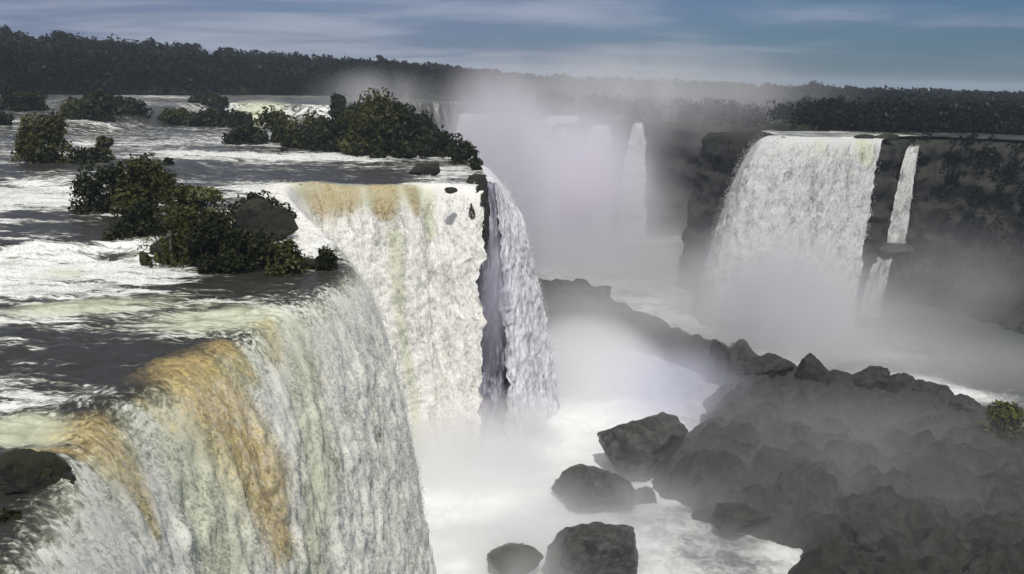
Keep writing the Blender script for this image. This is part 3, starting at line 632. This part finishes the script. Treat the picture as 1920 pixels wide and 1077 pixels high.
# ------------------------------------------------------------------ shrubs and trees
def leafcloud(n, cl, cr_, size, r, flat=1.):
    k = r.integers(0, len(cl), n); d = r.normal(size=(n, 3)); d /= np.linalg.norm(d, axis=1)[:, None]
    rad = cr_[k]*(.45+.6*r.random(n)**.6)
    c = cl[k]+d*rad[:, None]
    nn = d+.9*r.normal(size=(n, 3))+(0, 0, .4); nn /= np.linalg.norm(nn, axis=1)[:, None]
    t = np.cross(nn, r.normal(size=(n, 3))); t /= np.linalg.norm(t, axis=1)[:, None]; b = np.cross(nn, t)
    s = size*(.6+.8*r.random(n))[:, None]
    V = np.stack([c-t*s, c+b*s*.55+nn*s*.1, c+t*s, c-b*s*.55+nn*s*.1], 1).reshape(-1, 3)
    kv = r.random(len(cl))
    return V, np.arange(4*n).reshape(-1, 4), np.repeat(np.clip(.55*kv[k]+.45*r.random(n), 0, 1), 4)
def tubes(paths, nseg=6):
    V = []; Fc = []; b = 0
    for P, rr_ in paths:
        P = np.asarray(P, float); n_ = len(P)
        t = np.gradient(P, axis=0); t /= np.linalg.norm(t, axis=1)[:, None]+1e-9
        ref = np.array([.3, 1, .1]); a = np.cross(t, ref); a /= np.linalg.norm(a, axis=1)[:, None]; c = np.cross(t, a)
        an = np.linspace(0, 2*math.pi, nseg, endpoint=False)
        ring = P[:, None]+(a[:, None]*np.cos(an)[None, :, None]+c[:, None]*np.sin(an)[None, :, None])*np.asarray(rr_)[:, None, None]
        V.append(ring.reshape(-1, 3))
        for i in range(n_-1):
            for j in range(nseg): Fc.append([b+i*nseg+j, b+i*nseg+(j+1) % nseg, b+(i+1)*nseg+(j+1) % nseg, b+(i+1)*nseg+j])
        b += n_*nseg
    return np.vstack(V), np.array(Fc)
def shrub(px, py, wpx, hpx, z, label, name='shrub', leaf=None, n=None, mat=None, depth=.8, group=None, clear=0., cat=None, seed=None, lsize=1., gappy=0.):
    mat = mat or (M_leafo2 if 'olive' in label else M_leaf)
    z = onriver(px, py, z); c = at(px, py, z); D_ = (c-CAM)@f_; w = wpx/F*D_; h = hpx/F*D_*1.08
    r = np.random.default_rng(int(px*7+py*13) if seed is None else seed)
    e = empty(name, (c[0], c[1]+w*depth*.25, z))
    ncl = int(np.clip(26*(wpx/hpx)**.5, 14, 60)*(1-.4*gappy))
    a = r.random(ncl)*2*math.pi; q = r.random(ncl)**.5
    zz = clear+(1-clear)*r.random(ncl)
    prof = np.sqrt(np.clip(1-((zz-.35)/.72)**2, .05, 1))
    cl_ = np.stack([np.cos(a)*q*prof*w*.42, np.sin(a)*q*prof*w*.42*depth, zz*h*.84], 1)
    cr2 = (.13+.13*r.random(ncl))*min(w, h*1.5)*(1-.35*gappy)
    lod = leaf or max(.0026*D_, .13)*lsize
    nn = n or int(np.clip(3.6*(w*h+w*w*depth)*.9/lod**2, 300, 14000)*(1-.3*gappy))
    V, Fc, lv = leafcloud(nn, cl_, cr2, lod, r)
    V[:, 2] = np.maximum(V[:, 2], -.1)
    mesh('crown', V, Fc, mat or M_leaf, e, smooth=False, attrs={'leafv': lv})
    ps = []
    for i in r.choice(ncl, min(ncl, 7), replace=False):
        p0 = np.array([r.normal()*.06*w, r.normal()*.06*w, -.3]); p1 = cl_[i]; mid = (p0+p1)/2+(0, 0, .1*h); ps.append((cr([p0, mid, p1], 7)[0], np.linspace(.045, .012, 7)*min(w, h)))
    V, Fc = tubes(ps, 5); mesh('trunk' if name == 'tree' else 'stem', V, Fc, M_bark, e)
    tag(e, label, cat or name, group); return e
# near island
shrub(195, 415, 130, 95, ZR+.2, 'dark shrub at the left end of the near island')
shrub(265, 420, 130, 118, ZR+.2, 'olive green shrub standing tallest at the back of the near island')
shrub(262, 470, 110, 80, ZR, 'dark shrub in the middle of the near island above the cascade')
shrub(330, 500, 120, 105, ZR+.1, 'olive shrub at the front left of the near island')
shrub(395, 508, 120, 100, ZR+.2, 'dark rounded shrub at the front centre of the near island', n=12000)
shrub(352, 425, 80, 70, ZR+.6, 'small olive shrub in the middle of the near island behind the pale one')
shrub(383, 418, 84, 62, ZR+1.4, 'pale leaved shrub on top of the near island', mat=M_leafb, gappy=.8, lsize=.9)
shrub(488, 508, 80, 66, ZR+.1, 'low dark shrub on the rocks right of the rounded front shrub')
shrub(530, 512, 80, 56, ZR+.1, 'low olive shrub near the right tip of the near island')
shrub(612, 512, 46, 44, ZR-.1, 'tiny bush clinging to the last rock right above the near falls')
shrub(478, 432, 130, 56, ZR+.2, 'mossy low plants along the top of the domed rock')
shrub(315, 320, 22, 22, ZR, 'single small bush poking out above the near island')
shrub(205, 312, 28, 14, ZR, 'tiny dark tuft in the river behind the near island', n=300)
shrub(225, 475, 80, 50, ZR, 'low dark shrub at the water under the left end of the near island')
shrub(440, 470, 70, 40, ZR+.2, 'dark low shrub filling the gap between the front shrub and domed rock')
# left island
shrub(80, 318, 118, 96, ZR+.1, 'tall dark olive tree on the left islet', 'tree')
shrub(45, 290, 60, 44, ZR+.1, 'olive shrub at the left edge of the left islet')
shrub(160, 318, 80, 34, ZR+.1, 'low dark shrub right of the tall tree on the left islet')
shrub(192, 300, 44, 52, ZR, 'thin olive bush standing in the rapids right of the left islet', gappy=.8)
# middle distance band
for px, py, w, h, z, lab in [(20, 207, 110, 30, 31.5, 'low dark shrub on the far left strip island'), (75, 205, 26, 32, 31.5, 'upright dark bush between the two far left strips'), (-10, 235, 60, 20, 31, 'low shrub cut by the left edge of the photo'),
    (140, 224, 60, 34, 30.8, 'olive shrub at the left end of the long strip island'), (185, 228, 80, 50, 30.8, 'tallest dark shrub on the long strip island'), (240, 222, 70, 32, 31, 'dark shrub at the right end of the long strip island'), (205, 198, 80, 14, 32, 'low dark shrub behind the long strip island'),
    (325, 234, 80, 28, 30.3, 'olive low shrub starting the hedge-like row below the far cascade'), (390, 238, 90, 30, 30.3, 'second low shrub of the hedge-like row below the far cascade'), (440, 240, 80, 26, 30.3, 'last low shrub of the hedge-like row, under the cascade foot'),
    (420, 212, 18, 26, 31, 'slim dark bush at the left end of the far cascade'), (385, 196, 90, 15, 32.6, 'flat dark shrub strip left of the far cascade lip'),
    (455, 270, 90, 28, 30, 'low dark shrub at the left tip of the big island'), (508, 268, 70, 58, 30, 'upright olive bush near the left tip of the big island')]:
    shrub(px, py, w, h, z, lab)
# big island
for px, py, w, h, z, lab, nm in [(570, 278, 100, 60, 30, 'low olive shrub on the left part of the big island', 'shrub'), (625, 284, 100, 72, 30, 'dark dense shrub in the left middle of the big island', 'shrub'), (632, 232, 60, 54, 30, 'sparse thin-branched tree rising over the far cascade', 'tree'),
    (690, 292, 120, 108, 30.2, 'broad tallest tree of the big island, olive leaved', 'tree'), (735, 290, 90, 96, 30.2, 'dark tree right of the broadest tree on the big island', 'tree'), (662, 262, 60, 66, 30.2, 'small dark tree behind the broad one on the big island', 'tree'),
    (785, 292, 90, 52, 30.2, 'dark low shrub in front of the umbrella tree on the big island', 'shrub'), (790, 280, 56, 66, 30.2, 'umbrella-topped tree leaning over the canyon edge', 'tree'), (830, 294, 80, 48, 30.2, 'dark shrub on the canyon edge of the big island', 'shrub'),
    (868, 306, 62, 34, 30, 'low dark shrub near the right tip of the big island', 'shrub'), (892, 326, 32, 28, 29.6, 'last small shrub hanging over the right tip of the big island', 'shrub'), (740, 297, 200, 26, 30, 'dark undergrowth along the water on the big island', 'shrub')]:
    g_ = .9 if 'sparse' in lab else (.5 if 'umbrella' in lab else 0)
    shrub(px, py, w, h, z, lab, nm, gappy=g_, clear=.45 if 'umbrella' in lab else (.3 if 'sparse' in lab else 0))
# bank bushes
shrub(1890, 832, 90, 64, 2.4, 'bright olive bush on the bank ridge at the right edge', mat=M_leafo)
shrub(8, 1010, 60, 44, ZR-.4, 'dark bush on the corner boulder at the lower left')
# ------------------------------------------------------------------ far forest (reads as one mass) and its emergent trees
def forest(n, amin, amax, spread, leaves, size, seed, cr_lo=3., cr_hi=5.5, nearp=1.7):
    r = np.random.default_rng(seed); Vs = []; Ls = []
    a = r.uniform(amin, amax, n); base = np.interp(a, *zip(*BASEPX)); rr_ = base+spread*r.random(n)**nearp+3
    az = np.arctan((a-W/2)/F); x = rr_*np.sin(az); y = rr_*np.cos(az)
    g, thh = hill(x, y); ok = sdist(x, y, GORGE) < -3; x, y, g, thh = x[ok], y[ok], g[ok], thh[ok]
    for i in range(len(x)):
        R_ = r.uniform(cr_lo, cr_hi); hh = thh[i]*r.uniform(.75, 1.12); kk = 7
        cl_ = np.stack([r.normal(size=kk)*R_*.45, r.normal(size=kk)*R_*.45, hh-R_*.6+r.uniform(-.9, .5, kk)*R_*.8], 1)
        if r.random() < .6: cl_ = np.vstack([cl_, cl_[:3]*(1, 1, .45)])
        fs = float(np.clip(math.hypot(x[i], y[i])/420, .45, 1.2)); V, _, lv = leafcloud(int(leaves/fs**1.6), cl_, np.full(len(cl_), R_*.5), size*fs, r); lv = lv*r.uniform(.3, 1.)
        Vs.append(V+(x[i], y[i], g[i])); Ls.append(lv)
    return np.vstack(Vs), np.concatenate(Ls)
V1, L1 = forest(900, -120, 760, 190, 150, .85, 1, nearp=1.5)
V2, L2 = forest(2600, 700, 2100, 420, 70, .85, 2, 2.2, 3.6, 1.7)
V = np.vstack([V1, V2]); L_ = np.r_[L1, L2]
o = mesh('forest', V, np.arange(len(V)).reshape(-1, 4), M_leaff, smooth=False, attrs={'leafv': L_}); tag(o, 'dense dark forest stretching along the far bank to the skyline', 'forest', kind='stuff')
# emergent trees on the skyline
for px, up_, rD, lab in [(25, 10, 500, 'emergent tree on the skyline at the far left'), (130, 8, 500, 'emergent tree on the skyline above the far left river bend'), (296, 9, 510, 'rounded emergent tree on the skyline above the long strip island'), (372, 7, 520, 'emergent tree on the skyline above the far cascade lip'), (712, 10, 560, 'lone slim tree standing out of the skyline above the big island'), (1500, 9, 600, 'tree bump on the skyline above the right-hand waterfall')]:
    az = math.atan((px-W/2)/F); x, y = rD*math.sin(az), rD*math.cos(az); g, thh = hill(np.array([x]), np.array([y])); g = float(g[0]); hh = float(thh[0])+up_/F*rD
    e = empty('tree', (x, y, g)); r = np.random.default_rng(px)
    R_ = 2.0 if 'slim' in lab else 4.; cl_ = np.stack([r.normal(size=8)*R_*.5, r.normal(size=8)*R_*.5, hh-R_*.5+r.uniform(-1, .2, 8)*R_*.7], 1)
    V, Fc, lv = leafcloud(420, cl_, np.full(8, R_*.45), .7, r); mesh('crown', V, Fc, M_leaff, e, False, attrs={'leafv': lv*.5})
    V, Fc = tubes([([(0, 0, 0), (.2, 0, hh*.5), (0, .2, hh*.9)], (.4, .3, .15))], 6); mesh('trunk', V, Fc, M_bark, e)
    tag(e, lab, 'tree')
# vegetation clothing the right cliff
r = np.random.default_rng(5); Vs = []; Ls = []
px_, py_, pz_ = cl[0][1]
nrw, ncw = px_.shape
for _ in range(420):
    j = r.integers(int(ncw*.33), ncw-2); i = min(nrw-2, int(6+(nrw-8)*r.random()**1.3)); c = np.array([px_[i, j], py_[i, j], pz_[i, j]])
    if r.random() < .35 and j < ncw*.45: continue
    V, _, lv = leafcloud(60, r.normal(size=(5, 3))*.9, np.full(5, .8), .38, r); Vs.append(V+c); Ls.append(lv*r.uniform(.2, .8))
V = np.vstack(Vs); o = mesh('cliff_vegetation', V, np.arange(len(V)).reshape(-1, 4), M_leaff, smooth=False, attrs={'leafv': np.concatenate(Ls)}); tag(o, 'ragged dark plants clinging to the right-hand cliff', 'vegetation', kind='stuff')
# small upper stream feeding the right fall
xs = np.linspace(0, 1, 160); ys = np.linspace(0, 1, 60); A, B = np.meshgrid(xs, ys)
p00 = at(1445, 259, ZF); p10 = at(1735, 262, ZF)
X = 48.5+A*71.5+B*2; Y = 159+A*0+B*40; Y = np.interp(X, [40, 47, 53, 60, 66, 72, 78, 85, 94, 106, 125], [165, 159, 159.6, 161.6, 163.5, 173, 178, 178, 173, 166, 151])+B*26
Z = ZF-.05+.12*fbm(X*.4, Y*.4, 0, 3)
fo = .25-.45*ss(70, 80, X)+.7*np.exp(-(B/.25)**2)*ss(84, 74, X)+.4*fbm(X*.1, Y*.3, 0, 3)
o = mesh('upper_stream', np.stack([X, Y, Z], -1).reshape(-1, 3), gridfaces(*X.shape), M_river, attrs={'m': np.stack([fo, 0*fo, 0*fo], -1).reshape(-1, 3), 'uvw': np.stack([X*.3, Y, 0*X], -1).reshape(-1, 3)}); tag(o, kind='structure')
for px, py, w, h, lab in [(1625, 262, 40, 10, 'dark rock breaking the lip of the right-hand waterfall'), (1668, 262, 50, 12, 'dark rock on the lip between the large and the slim right falls')]:
    rock(px, py, w, h, ZF-.2, lab, 3, .7, M_rockm)
rock(1684, 482, 70, 22, 11.4, 'wet rock ledge under the slim waterfall strand', 4, .6, M_pale, .4, name='rock_ledge')
# ------------------------------------------------------------------ mist
def mist(px, py, Yd, rad, dens, label, nscale=.04, thr=(.35, .7), colr=(.99, .99, .995), soft=1.0, stretch=(1, 1, .5), tilt=0., kind='mist'):
    c = atY(px, py, Yd)
    import bmesh
    bm = bmesh.new(); bmesh.ops.create_icosphere(bm, subdivisions=3, radius=1.03); v = np.array([p.co[:] for p in bm.verts]); fc = np.array([[q.index for q in t.verts] for t in bm.faces]); bm.free()
    m, nt = newmat('mist_'+str(int(px))+'_'+str(int(py))); n = N(nt)
    tc = n('ShaderNodeTexCoord'); d = n('ShaderNodeVectorMath', operation='LENGTH', i={0: tc.outputs['Object']}).outputs['Value']
    fall_ = n.ramp(d, 1.0, 1.0-soft)
    g = n('ShaderNodeNewGeometry')
    nz_ = n.noise(g.outputs['Position'], nscale*1.25, 5, .6, .8, stretch)
    de = n.math('MULTIPLY', n.math('MULTIPLY', fall_, n.ramp(nz_, thr[0], thr[1])), dens)
    vol = n('ShaderNodeVolumePrincipled', i={'Color': (*colr, 1), 'Density': de, 'Anisotropy': .1})
    n('ShaderNodeOutputMaterial', i={1: vol.outputs[0]})
    o = mesh(kind, v, fc, m); o.location = [float(k) for k in c]; o.scale = rad; o.rotation_euler = (0, tilt, 0)
    tag(o, label, 'mist', kind='stuff'); return o
LAV = (.97, .955, 1.)
mist(1000, 385, 215, (34, 24, 32), .42, 'tall pale spray plume filling the canyon head', colr=LAV, thr=(.25, .7), stretch=(1, 1, .35))
mist(930, 330, 165, (15, 22, 26), .28, 'bright inner spray column right behind the big island', colr=LAV, thr=(.25, .7), stretch=(1, 1, .35))
mist(1110, 380, 218, (28, 20, 32), .15, 'thin lavender curtain of spray before the narrow veil fall', colr=LAV, thr=(.2, .8), stretch=(1, 1, .3))
mist(1160, 560, 195, (46, 34, 20), 0.24, 'grey mist bank on the canyon floor', thr=(.15, .7), colr=(.86, .86, .88))
mist(715, 185, 285, (28, 22, 12), .06, 'low puff of spray rising beyond the far cascade', thr=(.3, .7))
mist(1200, 190, 262, (74, 40, 19), .085, 'thin high veil of spray drifting over the forest', thr=(.2, .8))
mist(1430, 560, 141, (24, 13, 15), 0.3, 'dense white spray at the foot of the right-hand waterfall', thr=(.15, .65), colr=(.86, .86, .88))
mist(1540, 640, 134, (30, 18, 12), 0.13, 'grey mist drifting from the foot of the right-hand waterfall', thr=(.15, .7), colr=(.86, .86, .88))
mist(1800, 560, 150, (30, 16, 16), 0.05, 'thin mist veiling the right-hand cliff', thr=(.15, .8), colr=(.86, .86, .88))
mist(880, 880, 89, (13, 9, 9), 0.55, 'thick white spray at the foot of the broad waterfall', nscale=.09, thr=(.2, .65))
mist(1090, 690, 121, (14, 17, 8), 0.75, 'white spray over the foaming pool', nscale=.07, thr=(.2, .65))
mist(960, 1040, 72, (13, 9, 5), .5, 'white spray over the near part of the pool', nscale=.1, thr=(.2, .7))
mist(1190, 1000, 78, (17, 13, 6), 0.36, 'light mist drifting over the pool boulders', nscale=.08, thr=(.2, .7), colr=(.86, .86, .88))
mist(1500, 900, 88, (40, 26, 8), 0.055, 'thin mist hanging over the dark rock bank', nscale=.06, thr=(.1, .8), colr=(.86, .86, .88))
mist(1270, 740, 112, (13, 15, 8), .22, 'bluish mist at the tip of the bank', nscale=.07, thr=(.2, .7), colr=(.88, .89, 1.))
mist(1150, 590, 122, (22, 9, 9), .10, 'grey mist before the misty outcrop', thr=(.1, .7))
mist(1560, 520, 178, (85, 34, 24), 0.038, 'broad grey mist filling the right half of the gorge', thr=(.05, .75), colr=(.82, .82, .84))
mist(1640, 880, 92, (44, 30, 9), 0.05, 'dull mist settling over the right of the bank', thr=(.05, .8), colr=(.78, .78, .80))
mist(1790, 700, 128, (30, 15, 8), .12, 'dull mist lying on the water behind the bank ridge', thr=(.05, .7), colr=(.80, .80, .82))
mist(925, 560, 99.5, (2.6, 3.5, 11), .35, 'lilac mist added to soften the shaded recess beside the broad waterfall', thr=(.1, .7), colr=(.92, .90, 1.))  # lilac puff added to lighten and soften the dark recess
mist(960, 790, 99, (8, 6, 5), 0.5, 'burst of white spray under the corner waterfall', nscale=.12, thr=(.25, .6))
# aerial haze: one even box round everything
import bmesh
bm = bmesh.new(); bmesh.ops.create_cube(bm, size=1.); me = bpy.data.meshes.new('haze'); bm.to_mesh(me); bm.free()
hz_ = bpy.data.objects.new('haze', me); col.objects.link(hz_); hz_.scale = (8000, 7600, 90); hz_.location = (0, 1800, 35.)
m, nt = newmat('haze_air'); n = N(nt); v = n('ShaderNodeVolumePrincipled', i={'Color': (.72, .85, 1., 1), 'Density': .00024, 'Anisotropy': 0.}); n('ShaderNodeOutputMaterial', i={1: v.outputs[0]}); me.materials.append(m); tag(hz_, kind='stuff')

# ------------------------------------------------------------------ light
sdir = np.array([.04, -.55, .83]); sdir /= np.linalg.norm(sdir)
from mathutils import Vector
sl = bpy.data.lights.new('sun', 'SUN'); sl.energy = 3.0; sl.angle = R(.5); sl.color = (1, .96, .9)
so = bpy.data.objects.new('sun', sl); col.objects.link(so); so.rotation_euler = Vector(sdir).to_track_quat('Z', 'Y').to_euler()
w = bpy.data.worlds.new('World'); sc.world = w; w.use_nodes = True; nt = w.node_tree
for q in list(nt.nodes): nt.nodes.remove(q)
n = N(nt)
sky = n('ShaderNodeTexSky', sky_type='NISHITA', sun_disc=False, sun_elevation=math.asin(sdir[2]), sun_rotation=math.atan2(sdir[0], sdir[1]) % (2*math.pi))
tc = n('ShaderNodeTexCoord'); sp = n('ShaderNodeSeparateXYZ', i={0: tc.outputs['Generated']})
zc = n.math('ADD', n.math('MAXIMUM', sp.outputs[2], 0.), .10)
cv = n('ShaderNodeCombineXYZ', i={0: n.math('DIVIDE', sp.outputs[0], zc), 1: n.math('DIVIDE', sp.outputs[1], zc), 2: 0.})
c1 = n.noise(cv.outputs[0], 1., 6, .6, .6, (.22, .5, 1)); c2 = n.noise(cv.outputs[0], 1., 4, .55, .5, (.5, .8, 1))
side_ = n.ramp(sp.outputs[0], -.5, .5, .12, -.12)
over = n.ramp(sp.outputs[2], .22, .6)  # unseen bright cloud cover overhead, added for neutral fill light
cm = n.ramp(n.math('ADD', n.math('ADD', n.math('MULTIPLY', c1, .65), n.math('MULTIPLY', c2, .35)), side_), .30, .62)
cc = n.mix(n.ramp(c2, .35, .65), (1.7, 2.0, 3.4), (4.2, 4.4, 5.4))
sk2 = n('ShaderNodeMix', data_type='RGBA', blend_type='MULTIPLY', i={0: 1., 6: sky.outputs[0], 7: n.mix(n.ramp(sp.outputs[0], -.3, .55), (.26, .39, .60), (.17, .30, .48))}).outputs[2]
c = n.mix(n.math('MULTIPLY', cm, .75), sk2, cc)
c = n.mix(n.math('MULTIPLY', over, n.ramp(c1, .3, .6, .45, 1.)), c, (5.2, 5.1, 5.1))
bg = n('ShaderNodeBackground', i={0: c, 1: .10}); n('ShaderNodeOutputWorld', i={0: bg.outputs[0]})

# ------------------------------------------------------------------ render settings
sc.render.engine = 'CYCLES'
vs = sc.view_settings; vs.view_transform = 'Standard'; vs.look = 'None'; vs.gamma = 1; vs.exposure = 0
cy = sc.cycles; cy.use_denoising = True; cy.max_bounces = 10; cy.diffuse_bounces = 2; cy.glossy_bounces = 2; cy.transmission_bounces = 2; cy.volume_bounces = 8; cy.transparent_max_bounces = 16
cy.volume_step_rate = 2.; cy.volume_max_steps = 96; cy.use_adaptive_sampling = True; cy.adaptive_threshold = .02
